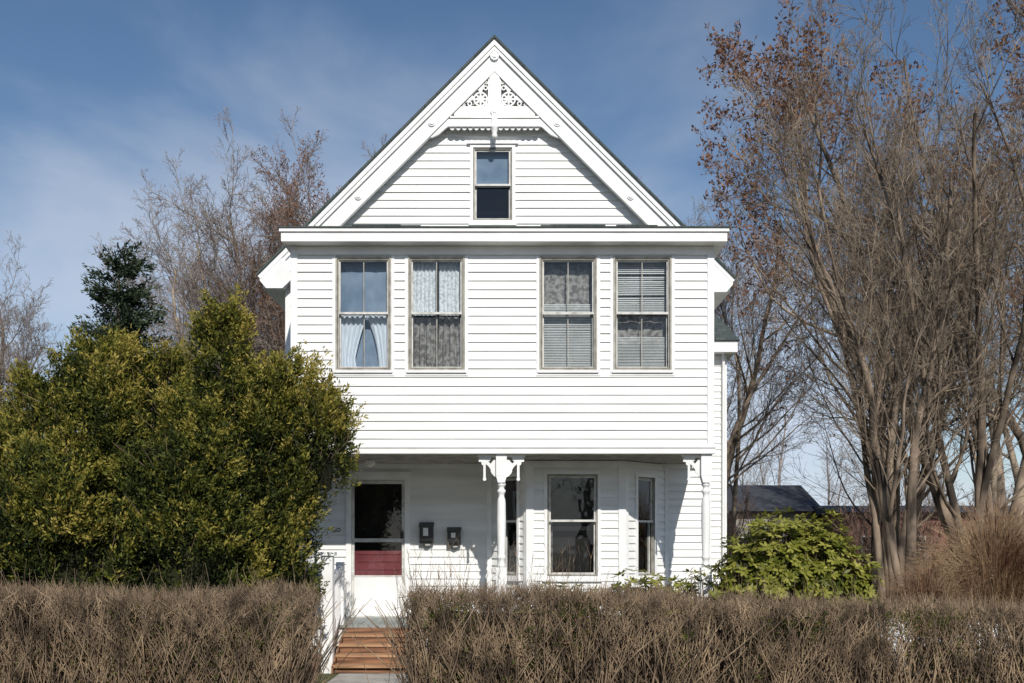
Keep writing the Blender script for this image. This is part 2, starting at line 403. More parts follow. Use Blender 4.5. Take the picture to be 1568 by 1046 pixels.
def f4(b,F,a0,a1,c0,c1,mid):
    blinds(b,F,a0+.01,a1-.01,mid+.30,c1-.22,-.12,.028,broken=True)
    blinds(b,F,a0+.01,a1-.01,mid+.02,mid+.27,-.12,.028)
    blinds(b,F,a0+.01,a1-.01,c1-.16,c1,-.12,.03,broken=True)
    blinds(b,F,a0+.01,a1-.01,c0,mid-.32,-.13,.022)
    drape(b,F,lambda t:a0,lambda t:a1,c0,c1,-.22,'curtain_grey',.01,3)
for i,(w,f) in enumerate(zip(wins,(f1,f2,f3,f4))):
    window('upper_window_%d'%(i+1),FF,w[0],w[1],wz0,wz1,5.13,f,casm='storm_frame')
b=B()
b.box(XL-.10,XR+.155,-.26,1.72,6.102,6.235,'trim_paint')
b.box(XL-.125,XR+.18,-.285,1.73,6.237,6.285,'trim_paint')
b.box(XL-.14,XR+.195,-.30,1.735,6.287,6.308,'shingles')
for i in range(5):
    x=XL+random.uniform(.5,5.5); b.box(x,x+random.uniform(.3,.9),-.305-.001*i,-.2,6.309,6.32+.001*i,'shingles')
b.obj('cornice',house)

# ---- main body
MX0,MX1,MY,MYB=-3.65,3.2,1.7,11.5
EZ=6.1
AX,AZ=-.28,9.83
DZ=.085; BY=1.53
FM=Frame(0,MY,1,0)
b=B()
door=(-2.69,-1.654,.587,2.90)
bayL,bayR=-.33,2.48
siding(b,FM,MX0,MX1,.62,3.05,[door,(bayL,bayR,.5,3.1)],expo=.118)
attic=(-.68,.053,6.97,8.25)
def gclip(z):
    h=(AZ-.05-z); return (AX-h,AX+h)
siding(b,FM,MX0,MX1,6.2,9.7,[attic],clip=gclip,expo=.128)
siding(b,Frame(MX1,MY,0,1),0,MYB-MY,.6,EZ)
siding(b,Frame(MX0,MYB,0,-1),0,MYB-MY,.6,EZ)
b.face([(MX0,MYB,0),(MX1,MYB,0),(MX1,MYB,EZ),(AX,MYB,AZ),(MX0,MYB,EZ)],'siding_paint')
b.box(MX1-.1,MX1+.025,MY-.03,MY+.1,.6,EZ,'trim_paint'); b.box(MX0-.025,MX0+.1,MY-.03,MY+.1,.6,EZ,'trim_paint')
b.box(MX0+.03,MX1-.03,MY+.03,MYB-.03,0,.6,'foundation')
b.obj('main_body_siding',house)
def fa(b,F,a0,a1,c0,c1,mid):
    b.face([F.p(a0,mid,-.12),F.p(a1,mid,-.12),F.p(a1,c1,-.12),F.p(a0,c1,-.12)],'curtain_reflect_blue')
window('attic_window',FM,*attic,7.60,fa,cas=.05,mun=False,sw=.05)
b=B(); b.lbox(FM,attic[0]-.05,attic[1]+.05,attic[3]+.002,attic[3]+.05,0,.06,'trim_paint'); b.obj('attic_window_head',house)

FB=Frame(0,BY,1,0,DZ); FS=Frame(0,BY,1,0)
b=B()
def rafter(side,s1,t0,t1,y0,y1,m):
    r2=math.sqrt(2)
    def P(s,t,y):
        k=t/r2; return (AX+side*(s-k),y,AZ-s-k)
    def AP(t,y): return (AX,y,AZ-t*r2)
    pts=[AP(t0,y0),P(s1,t0,y0),P(s1,t1,y0),AP(t1,y0),AP(t0,y1),P(s1,t0,y1),P(s1,t1,y1),AP(t1,y1)]
    b.idx(pts,[(0,1,2,3),(4,7,6,5),(0,4,5,1),(1,5,6,2),(2,6,7,3),(3,7,4,0)],m)
RUN=((-1,3.76),(1,3.82))
for side,run in RUN:
    rafter(side,run+.01,-.06,-.028,BY-.09,MYB+.3,'shingles')
    rafter(side,run+.02,-.026,.045,BY-.06,MYB+.28,'trim_paint')
    wx=MX0 if side<0 else MX1
    ex=AX+side*(run-.02)
    b.box(min(wx,ex),max(wx,ex),BY+.062,MYB+.2,AZ-run-.17,AZ-run-.06,'trim_paint')
b.obj('roof',house)
b=B()
for side,run in RUN:
    rafter(side,run,.047,.10,BY-.04,BY+.06,'trim_paint')
    rafter(side,run-.02,.102,.30,BY,BY+.05,'trim_paint')
    rafter(side,run-.03,.302,.335,BY-.025,BY+.06,'trim_paint')
    for s in (2.33,1.15):
        k=.2/math.sqrt(2)
        u,z=AX+side*(s-k),AZ-s-k
        b.disc(FS,u,z,.06,0,.02,'trim_paint'); b.disc(FS,u,z,.035,.02,.035,'trim_paint')
    pl=[(.715,8.52),(.76,8.52),(.82,8.46),(1.06,8.22),(1.0,8.225),(.90,8.27),(.82,8.34),(.76,8.39),(.715,8.41)]
    b.prism(FB,[(AX+side*u,z) for u,z in pl],-.05,-.002,'trim_paint')
    b.prism(Frame(0,BY-.05,1,0),[(AX+side*u,z) for u,z in ((run,AZ-run+.05),(run-.30,AZ-run+.30),(run-.62,AZ-run+.12),(run-.55,AZ-run-.02),(run-.36,AZ-run-.20),(run-.10,AZ-run-.20),(run,AZ-run-.08))],-.12,.004,'trim_paint')
b.lbox(FB,-.995,.435,8.41,8.52,-.05,.012,'trim_paint')
b.lbox(FB,-1.01,.45,8.385,8.408,-.05,.03,'trim_paint')
b.lbox(FB,-.995,.435,8.522,8.55,-.05,.03,'trim_paint')
b.lbox(FB,-.93,.37,8.552,8.70,-.05,-.003,'trim_paint')
b.lbox(FB,AX-.08,AX+.08,8.56,9.36,-.03,.016,'trim_paint')
b.lbox(FB,AX-.045,AX+.045,8.30,8.60,-.02,.05,'trim_paint')
b.disc(FB,AX,8.63,.065,.017,.045,'trim_paint'); b.disc(FB,AX,8.63,.035,.045,.06,'trim_paint')
b.disc(FB,AX,9.52,.07,-.0,.04,'trim_paint'); b.disc(FB,AX,9.52,.035,.04,.055,'trim_paint')
b.lathe(AX,BY-.03,[(z+DZ,r) for z,r in [(8.18,.012),(8.20,.035),(8.235,.05),(8.27,.035),(8.30,.045),(8.36,.05),(8.38,.06)]],'trim_paint')
n=15
for i in range(n):
    u=-.96+1.36*i/(n-1)
    if abs(u-AX)<.07: continue
    b.disc(FB,u,8.375,.037,-.03,.0,'trim_paint',12)
for side in (-1,1):
    X=lambda u: AX+side*u
    cu,cz,r=.225,8.838,.118
    b.ring(FB,X(cu),cz,r-.024,r,-.03,-.004,'trim_paint')
    b.disc(FB,X(cu),cz,.028,-.028,-.002,'trim_paint')
    for k in range(8):
        a=k*math.pi/4; w=.0075
        c,s=math.cos(a),math.sin(a)
        b.prism(FB,[(X(cu)+c*.02-s*w,cz+s*.02+c*w),(X(cu)+c*.05-s*.018,cz+s*.05+c*.018),(X(cu)+c*.098-s*w,cz+s*.098+c*w),(X(cu)+c*.098+s*w,cz+s*.098-c*w),(X(cu)+c*.05+s*.018,cz+s*.05-c*.018),(X(cu)+c*.02+s*w,cz+s*.02-c*w)],-.027,-.006,'trim_paint')
    b.prism(FB,[(X(.08),9.20),(X(.105),9.20),(X(.105),8.70),(X(.08),8.70)],-.03,-.004,'trim_paint')
    b.prism(FB,[(X(.08),8.70),(X(.60),8.70),(X(.57),8.722),(X(.08),8.722)],-.032,-.002,'trim_paint')
    b.ring(FB,X(.40),8.765,.022,.040,-.03,-.004,'trim_paint',n=12)
    b.ring(FB,X(.49),8.745,.010,.024,-.03,-.004,'trim_paint',n=10)
    b.ring(FB,X(.145),9.02,.022,.040,-.03,-.004,'trim_paint',n=12)
    b.ring(FB,X(.128),9.10,.010,.024,-.03,-.004,'trim_paint',n=10)
    b.prism(FB,[(X(.34),8.83),(X(.42),8.80),(X(.47),8.78),(X(.36),8.90),(X(.33),8.88)],-.028,-.005,'trim_paint')
    b.prism(FB,[(X(.20),8.96),(X(.18),9.03),(X(.15),9.11),(X(.27),8.99),(X(.24),8.955)],-.028,-.005,'trim_paint')
    b.prism(FB,[(X(.105),8.722),(X(.16),8.722),(X(.145),8.75),(X(.125),8.765),(X(.105),8.79)],-.028,-.005,'trim_paint')
b.obj('bargeboard_and_gable_fretwork',house)

# ---- rear wing on the right
b=B()
siding(b,Frame(0,5.5,1,0),3.0,4.25,.6,5.55)
siding(b,Frame(4.25,5.5,0,1),0,4.0,.6,5.55)
b.box(4.16,4.275,5.47,5.6,.6,5.55,'trim_paint')
b.box(3.1,4.43,5.2,9.8,5.56,5.78,'trim_paint')
b.idx([(3.1,5.15,5.785),(4.47,5.15,5.785),(4.47,9.85,5.785),(3.1,9.85,5.785),(3.1,7.5,8.0),(3.9,7.5,7.4)],[(0,1,5,4),(1,2,5),(2,3,4,5),(0,3,2,1)],'shingles')
b.box(3.1,4.2,5.55,9.4,0,.6,'foundation')
b.tube([(4.2,5.42,5.6),(4.2,5.42,.3)],.03,'trim_paint')
b.obj('rear_wing',house)

# ---- porch
PZ=.587
b=B()
b.box(XL,XR+.02,-.06,1.72,PZ-.04,PZ,'porch_floor')
b.box(XL+.03,XR-.02,-.02,-.0+.02,.28,PZ-.042,'trim_paint')
x=XL+.05
while x<XR-.05:
    if not(-2.5<x<-1.4): b.box(x,x+.05,.0,.012,.02,.28,'trim_paint')
    x+=.11
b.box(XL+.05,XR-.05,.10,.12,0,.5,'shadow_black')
b.face([(XL,0,3.081),(XR,0,3.081),(XR,1.7,3.081),(XL,1.7,3.081)],'porch_ceiling')
y=.1
while y<1.7: b.box(XL+.01,XR-.01,y,y+.006,3.072,3.08,'worn_trim'); y+=.09
b.box(MX0,MX1,1.64,1.678,3.0,3.07,'trim_paint')
b.obj('porch_floor_and_ceiling',house)
def turned_post(b,x,y,w=.078):
    b.box(x-w,x+w,y-w,y+w,2.76,3.078,'trim_paint')
    b.prism(Frame(0,y-w,1,0),[(x-w,2.758),(x+w,2.758),(x+.05,2.66),(x-.05,2.66)],-2*w,0,'trim_paint')
    prof=[(2.66,.050),(2.64,.066),(2.62,.060),(2.60,.042),(2.575,.040),(2.55,.062),(2.53,.064),(2.50,.045),(2.46,.040),(2.43,.052),(2.40,.058),(2.36,.062),(2.1,.066),(1.8,.060),(1.62,.052),(1.58,.062),(1.56,.066),(1.54,.052),(1.50,.046),(1.46,.060),(1.42,.064)]
    b.lathe(x,y,prof[::-1],'trim_paint',18)
    b.box(x-w,x+w,y-w,y+w,PZ,1.42,'trim_paint')
def bracket(b,x,y,side,L_=.27):
    F=Frame(0,y,1,0); X=lambda u:x+side*u
    b.lbox(F,min(X(.08),X(.08+L_)),max(X(.08),X(.08+L_)),3.035,3.077,-.016,.016,'trim_paint')
    b.prism(F,[(X(.07),2.74),(X(.11),2.76),(X(.16),2.83),(X(.13),2.87),(X(.18),2.90),(X(.15),2.95),(X(.11),3.0),(X(.07),3.0)],-.013,.013,'trim_paint')
    b.ring(F,X(.07+L_),2.77,.20,.25,-.014,.014,'trim_paint',a0=(92 if side>0 else 5),a1=(175 if side>0 else 88),n=9)
    b.prism(F,[(X(.15),3.033),(X(.17),2.98),(X(.21),2.97),(X(.23),3.0),(X(.25),2.965),(X(.29),2.985),(X(.32),3.033)],-.011,.011,'trim_paint')
    b.disc(F,X(.255),2.95,.038,-.012,.012,'trim_paint')
    b.lbox(F,min(X(.23),X(.265)),max(X(.23),X(.265)),2.72,2.95,-.010,.010,'trim_paint')
    b.disc(F,X(.2475),2.715,.026,-.012,.012,'trim_paint')
b=B()
for x,sd in ((-.155,(-1,1)),(XR-.09,(-1,)),(XL+.09,(1,))):
    turned_post(b,x,.08)
    for s_ in sd: bracket(b,x,.08,s_)
b.obj('porch_posts_and_brackets',house)
b=B()
b.box(XL+.15,-2.52,-.02,.05,1.27,1.33,'trim_paint'); b.box(XL+.15,-2.52,-.0,.035,.70,.75,'trim_paint')
x=XL+.2
while x<-2.55: b.box(x,x+.035,0,.033,.752,1.268,'trim_paint'); x+=.11
b.box(-2.56,-2.45,-.05,.06,PZ,1.50,'trim_paint')
b.box(-2.60,-2.44,-1.02,-.87,0,1.60,'trim_paint'); b.box(-2.63,-2.41,-1.05,-.84,1.602,1.65,'trim_paint')
b.prism(Frame(-2.50,0,0,-1),[(0,1.46),(.88,1.28),(.88,1.20),(0,1.38)],-.03,.03,'trim_paint')
b.prism(Frame(-2.50,0,0,-1),[(0,.82),(.88,.36),(.88,.30),(0,.76)],-.02,.02,'trim_paint')
for i in range(8):
    yy=-.1-.1*i; zb=.82-.5227*(-yy); zt=1.38-.2*(-yy)
    b.box(-2.517,-2.483,yy-.017,yy+.017,zb-.02,zt+.01,'trim_paint')
b.obj('stair_railing',house)
b=B()
nst=5; rise=PZ/nst
for i in range(nst-1):
    z=PZ-rise*(i+1); y1=-.07-.25*i; y0=y1-.28
    b.box(-2.43,-1.38,y0+.14,y1+.01,z-.035,z,'step_wood'); b.box(-2.43,-1.38,y0,y0+.134,z-.035,z,'step_wood')
    b.box(-2.41,-1.40,y1-.012,y1+.006,z+.002,z+rise-.038,'step_wood_dark')
    b.box(-2.41,-1.40,y0+.05,y0+.07,z-.11,z-.037,'step_wood_dark')
for x in (-2.438,-1.40):
    b.prism(Frame(x,0,0,-1),[(.05,PZ-.05),(.30,PZ-.15),(1.10,.10),(1.10,0),(.05,0)],-.02,.006,'step_wood_dark')
b.obj('front_steps',house)

# door
b=B()
F=FM; u0,u1,z0,z1=door
b.lbox(F,u0,u0+.085,z0,z1,-.02,.04,'trim_paint'); b.lbox(F,u1-.085,u1,z0,z1,-.02,.04,'trim_paint'); b.lbox(F,u0+.085,u1-.085,z1-.09,z1,-.02,.04,'trim_paint')
b.lbox(F,u0-.02,u1+.02,z1+.002,z1+.035,-.0,.06,'trim_paint')
a0,a1,c0,c1=u0+.088,u1-.088,z0+.02,z1-.095
b.lbox(F,u0+.02,u1-.02,z0,z0+.018,-.05,.08,'worn_trim')
g0,g1=a0+.045,a1-.045
b.lbox(F,a0,g0,c0,c1,-.02,.018,'worn_trim'); b.lbox(F,g1,a1,c0,c1,-.02,.018,'worn_trim')
b.lbox(F,g0,g1,c1-.06,c1,-.02,.018,'worn_trim'); b.lbox(F,g0,g1,1.80,1.86,-.02,.02,'worn_trim')
b.lbox(F,g0,g1,c0,1.235,-.02,.014,'trim_paint')
b.lbox(F,g0,g1,1.237,1.262,-.02,.019,'worn_trim')
b.face([F.p(g0,1.26,0),F.p(g1,1.26,0),F.p(g1,c1-.05,0),F.p(g0,c1-.05,0)],'window_glass')
b.lbox(F,g1-.0,g1+.03,1.86,1.98,.019,.045,'black_metal')
b.lbox(F,a0,a1,z0,1.66,-.10,-.06,'maroon_door')
for zz in (1.35,1.48,1.6): b.lbox(F,a0+.08,a1-.08,zz,zz+.015,-.06,-.048,'maroon_door')
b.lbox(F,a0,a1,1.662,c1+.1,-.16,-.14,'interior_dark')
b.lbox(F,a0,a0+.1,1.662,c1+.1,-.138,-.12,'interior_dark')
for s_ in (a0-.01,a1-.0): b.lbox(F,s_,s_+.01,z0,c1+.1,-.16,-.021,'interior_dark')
b.obj('front_door',house)

FL_=Frame(bayL,1.7,.58,-.70); FC=Frame(.25,1.0,1,0); FR=Frame(1.74,1.0,.74,.70)
lenL=math.hypot(.58,.7); lenR=math.hypot(.74,.7)
b=B()
wc=(.25,1.13,1.22,2.90); wl=(.2,.72,1.22,2.88); wr=(.26,.78,1.22,2.88)
siding(b,FC,0,1.49,.60,3.06,[wc],expo=.118); siding(b,FL_,0,lenL,.60,3.06,[wl],expo=.118); siding(b,FR,0,lenR,.60,3.06,[wr],expo=.118)
b.lbox(FC,-.03,.085,.59,3.06,-.06,.035,'trim_paint'); b.lbox(FC,1.405,1.52,.59,3.06,-.06,.035,'trim_paint')
b.lbox(FL_,lenL-.075,lenL-.005,.59,3.06,0,.03,'trim_paint'); b.lbox(FR,.01,.08,.59,3.06,0,.03,'trim_paint')
b.lbox(FM,bayL-.08,bayL,.59,3.06,0,.03,'trim_paint'); b.lbox(FM,bayR,bayR+.06,.59,3.06,0,.03,'trim_paint')
b.lbox(FC,.086,1.404,2.955,3.06,0,.03,'trim_paint')
b.obj('bay_siding',house)
def fb(b,F,a0,a1,c0,c1,mid):
    drape(b,F,lambda t:a0,lambda t:a0+.06,c0,mid,-.16,'curtain_grey',.012,2)
for nm,F_,w in (('bay_window_front',FC,wc),('bay_window_left_face',FL_,wl),('bay_window_right_face',FR,wr)):
    window(nm,F_,*w,2.13,fb if nm.endswith('front') else None,cas=.05,mun=False,sw=.05,depth=.3)
b=B(); b.lathe(-2.2,.9,[(2.96,.03),(2.98,.07),(3.03,.085),(3.08,.06)],'paper'); b.obj('porch_ceiling_light',house)
def mailbox(x0,x1,z0,z1):
    e=empty('wall_mailbox')
    b=B(); F=FM
    b.prism(Frame(x0,MY,0,-1),[(.03,z0),(.13,z0),(.15,z0+.04),(.15,z1-.06),(.03,z1)],-(x1-x0),0,'black_metal')
    b.obj('box',e)
    b=B(); b.prism(Frame(x0-.01,MY,0,-1),[(.03,z1+.004),(.165,z1-.058),(.165,z1-.075),(.158,z1-.075),(.03,z1-.012)],-(x1-x0)-.02,0,'black_metal'); b.obj('lid',e)
    b=B(); b.lbox(F,x0+.06,x1-.08,z0+.12,z1-.09,.151,.154,'paper'); b.lbox(F,x0+.09,x1-.05,z0-.03,z0+.02,.10,.104,'paper')
    b.ring(Frame(0,MY,1,0),(x0+x1)/2,z0-.02,.045,.055,.06,.07,'black_metal',a0=180,a1=360,n=8); b.obj('letter_and_hooks',e)
mailbox(-1.49,-1.27,1.78,2.12); mailbox(-1.04,-.83,1.75,2.04)
e=empty('house_number_plaque'); b=B(); b.lbox(FM,-2.93,-2.76,1.93,2.07,.02,.032,'paper')
b.ring(FM,-2.81,2.0,.022,.034,.033,.037,'black_metal',n=12); b.ring(FM,-2.88,1.985,.014,.026,.033,.037,'black_metal',n=12); b.obj('plate_and_digits',e)
e=empty('flower_pot'); b=B(); b.lathe(-2.74,-1.25,[(0,.11),(.02,.12),(.22,.17),(.24,.185),(.28,.185),(.28,.16),(.24,.15)],'pot_maroon',20); b.obj('pot',e)

# ------------------------------------------------------------------ ground, path
b=B(); b.face([(-600,-600,0),(600,-600,0),(600,900,0),(-600,900,0)],'ground_grass'); b.obj('ground')
b=B()
y=-1.25
while y>-6.2:
    b.box(-2.30,-1.30,y-1.15,y-.02,-.1,.03,'concrete'); y-=1.17
b.obj('garden_path')
b=B(); b.box(-60,60,-8.0,-6.3,-.1,.02,'concrete'); b.obj('sidewalk')
b=B(); b.face([(-200,-17,.004),(200,-17,.004),(200,-8.15,.004),(-200,-8.15,.004)],'asphalt'); b.obj('road')
b=B(); b.box(-200,200,-8.15,-8.0,-.1,.12,'concrete'); b.obj('kerb')
M=5000; gp=np.stack([rng.uniform(-7,8,M),rng.uniform(-6.2,-.3,M),np.zeros(M)],1)
gp=gp[~((gp[:,0]>-2.5)&(gp[:,0]<-1.25))]
me=leaf_clumps('lawn_grass_tufts',gp,np.tile([0,0,1.],(len(gp),1)),rng.random(len(gp)),8,.01,.06,.09,.008,'grass_leaf',spread=.35); link(bpy.data.objects.new('lawn_grass_tufts',me))

# ------------------------------------------------------------------ arborvitae
def plume_prof(t,p=2.6,q=.62): return np.clip(1-np.clip(t,0,1)**p,0,1)**q*(.82+.18*np.clip(t*4,0,1))
def bush(name,plumes,dens,mat,core,K=36,cl=.27,cr=.085,ll=.055,lw=.020,lump=.44,up=.8):
    e=empty(name)
    P=[];A=[];T=[]
    nbig=len([p for p in plumes if p[2]>.3])
    for pi,(cx,cy,rx,ry,zb,zt,tb) in enumerate(plumes):
        h=zt-zb; n=int(dens*(rx+ry)*.5*6.28*h*(1.1 if rx<.3 else 1))
        t=rng.random(n)*.995; a=rng.random(n)*2*math.pi
        r=plume_prof(t)
        pos=np.stack([np.cos(a)*r*rx,np.sin(a)*r*ry,zb+t*h],1)
        nz=np.array([mnoise.noise(Vector((p[0]*1.8+cx*3,p[1]*1.8+pi,p[2]*1.4)))+.8*mnoise.noise(Vector((p[0]*4.5+cx,p[1]*4.5,p[2]*3.0))) for p in pos])
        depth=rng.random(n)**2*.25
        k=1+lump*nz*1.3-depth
        pos[:,0]*=k;pos[:,1]*=k; pos[:,2]+=np.where(t>.75,nz*.35,0)
        out=np.stack([np.cos(a),np.sin(a),np.full(n,up)],1); out[:,2]+=t*1.0
        w=pos+np.array([cx,cy,0])
        keep=(nz>-.40)|(rng.random(n)<.3)
        for pj in range(nbig):
            if pj==pi: continue
            qx,qy,sx,sy,z0,z1,_=plumes[pj]
            tt=(w[:,2]-z0)/(z1-z0); rr=plume_prof(tt)*.76
            ins=(((w[:,0]-qx)/sx)**2+((w[:,1]-qy)/sy)**2<rr**2)&(tt>0)&(tt<1)
            keep&=~ins
        P.append(w[keep]);A.append(out[keep]); T.append((tb+.52*nz-1.0*depth+rng.normal(size=n)*.13)[keep])  # deeper clumps tinted darker, shade painted into the leaf colour
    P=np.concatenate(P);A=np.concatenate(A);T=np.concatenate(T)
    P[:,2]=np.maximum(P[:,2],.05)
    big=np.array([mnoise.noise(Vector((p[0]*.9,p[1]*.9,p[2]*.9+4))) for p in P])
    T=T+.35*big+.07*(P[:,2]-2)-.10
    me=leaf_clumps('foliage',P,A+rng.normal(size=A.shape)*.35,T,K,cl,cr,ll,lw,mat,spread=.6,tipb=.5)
    link(bpy.data.objects.new('foliage',me),e)
    b=B()  # near-black hull paints the shade deep inside the bush
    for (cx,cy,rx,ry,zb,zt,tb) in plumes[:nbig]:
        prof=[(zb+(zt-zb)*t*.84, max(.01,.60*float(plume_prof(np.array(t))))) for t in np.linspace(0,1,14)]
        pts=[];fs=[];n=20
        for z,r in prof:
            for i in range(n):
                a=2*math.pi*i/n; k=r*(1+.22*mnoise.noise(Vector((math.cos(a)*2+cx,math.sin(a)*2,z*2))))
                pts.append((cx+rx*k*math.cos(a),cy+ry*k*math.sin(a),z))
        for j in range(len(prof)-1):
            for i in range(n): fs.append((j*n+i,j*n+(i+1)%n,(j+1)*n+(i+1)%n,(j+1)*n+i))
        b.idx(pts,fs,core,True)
    b.obj('inner_dark_hull',e)
    # bare twigs poking out
    G={}; rt=random.Random(8)
    for k in range(260):
        (cx,cy,rx,ry,zb,zt,tb)=rt.choice(plumes[:nbig]); t=rt.uniform(.3,.97); a=rt.uniform(3.3,6.1); r=float(plume_prof(np.array(t)))
        p=Vector((cx+math.cos(a)*rx*r*.7,cy+math.sin(a)*ry*r*.7,zb+(zt-zb)*t)); d=Vector((math.cos(a)*.7+rt.gauss(0,.2),math.sin(a)*.7,rt.uniform(.3,1.2))).normalized(); Lg=rt.uniform(.35,.7)
        q=p+d*Lg*.5+Vector((rt.gauss(0,.03),rt.gauss(0,.03),0)); r_=q+(d+Vector((rt.gauss(0,.2),rt.gauss(0,.2),.2)))*Lg*.5
        G.setdefault((3,3),[]).append(([tuple(p),tuple(q),tuple(r_)],[.006,.004,.0015],0))
    V,F,Mi=tubes(G); link(bpy.data.objects.new('bare_twigs',np_mesh('bare_twigs',V,F,['hedge_twig'],midx=Mi)),e)
    return e
arb=[(-6.75,-1.5,1.05,.9,0,2.95,.45),(-5.85,-1.9,.85,.8,0,3.75,.50),(-5.15,-2.2,.75,.7,0,4.10,.52),(-4.45,-1.9,.75,.75,0,4.05,.45),
     (-3.66,-2.3,.62,.62,0,4.42,.60),(-3.2,-2.0,.52,.55,0,4.0,.45),(-2.95,-1.8,.36,.40,.9,3.85,.45),(-2.5,-1.8,.33,.34,2.45,3.35,.55),(-3.02,-2.0,.34,.4,.30,2.6,.35),(-5.3,-2.8,1.0,.6,0,2.7,.45),(-3.9,-2.8,.80,.5,0,2.8,.42),(-6.8,-2.5,.85,.6,0,2.8,.35)]
rb=random.Random(21); small=[]
for (cx,cy,rx,ry,zb,zt,tb) in arb:
    for i in range(int(13*rx)+3):
        a=rb.uniform(0,6.28); f=rb.uniform(.2,.97); zz=zb+(zt-zb)*rb.uniform(.45,.93)*(1.06-.25*f)
        small.append((cx+math.cos(a)*rx*f,cy+math.sin(a)*ry*f-.05,rb.uniform(.08,.15),rb.uniform(.08,.15),zz-.2,zz+rb.uniform(.35,.8),tb+.15))
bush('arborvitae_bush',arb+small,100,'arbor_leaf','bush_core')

def rhodo(name,blobs,n,scale=1):
    e=empty(name); P=[];A=[];T=[]
    for (cx,cy,cz,rx,ry,rz) in blobs:
        k=int(n*rx*rz)
        d=unit(rng.normal(size=(k,3))); d[:,2]=np.abs(d[:,2])*1.0-.25
        d=unit(d); r=(1-.3*rng.random(k)**1.5)[:,None]
        q=np.array([mnoise.noise(Vector((x*2.3+cx,y*2.3,z*2.3))) for x,y,z in d])
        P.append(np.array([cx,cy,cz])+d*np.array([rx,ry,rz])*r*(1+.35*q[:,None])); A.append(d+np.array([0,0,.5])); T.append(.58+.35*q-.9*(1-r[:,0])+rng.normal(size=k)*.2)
    P=np.concatenate(P);A=unit(np.concatenate(A));T=np.concatenate(T); M=len(P); K=9
    a=rng.random((M,1))*6.28+np.arange(K)[None,:]*6.28/K
    s1=unit(np.cross(A,rng.normal(size=(M,3)))); s2=np.cross(A,s1)
    rad=s1[:,None,:]*np.cos(a)[:,:,None]+s2[:,None,:]*np.sin(a)[:,:,None]
    d=unit(rad+A[:,None,:]*rng.uniform(-.1,.9,(M,K,1))-np.array([0,0,.12]))
    side=unit(np.cross(d,A[:,None,:])); l=.105*scale*rng.uniform(.7,1.3,(M,K,1)); w=.040*scale*rng.uniform(.8,1.3,(M,K,1))
    c=P[:,None,:]+d*.01
    V=np.stack([c,c+d*l*.35+side*w*.5,c+d*l*.7+side*w*.42,c+d*l,c+d*l*.7-side*w*.42,c+d*l*.35-side*w*.5],axis=2)
    V[:,:,2:5,2]-=.008
    Fq=np.arange(M*K*6).reshape(-1,6)
    t=np.repeat(np.clip(T[:,None]+rng.normal(size=(M,K))*.12,0,1).reshape(-1),6)
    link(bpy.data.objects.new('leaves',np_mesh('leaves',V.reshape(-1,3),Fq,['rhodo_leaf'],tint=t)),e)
    G={}
    for (cx,cy,cz,rx,ry,rz) in blobs:
        for i in range(50):
            d=unit(rng.normal(size=3)); d[2]=abs(d[2])
            p1=np.array([cx,cy,cz])+d*np.array([rx,ry,rz])*.9; p0=np.array([cx+rng.normal()*.1,cy+rng.normal()*.1,0])
            mm=(p0+p1)/2+rng.normal(size=3)*.1; mm[2]-=.1
            G.setdefault((3,5),[]).append(([p0,mm,p1],[.02,.013,.006],0))
    V,F,Mi=tubes(G); link(bpy.data.objects.new('stems',np_mesh('stems',V,F,['bark_dark'],midx=Mi)),e)
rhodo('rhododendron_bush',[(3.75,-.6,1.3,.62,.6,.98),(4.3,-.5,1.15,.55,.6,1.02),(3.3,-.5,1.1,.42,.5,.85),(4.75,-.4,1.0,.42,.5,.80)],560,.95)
rhodo('foundation_shrub',[(.7,-.75,.70,.7,.4,.52),(1.8,-.75,.78,.8,.4,.58),(2.6,-.8,.82,.5,.4,.58)],320,.95)

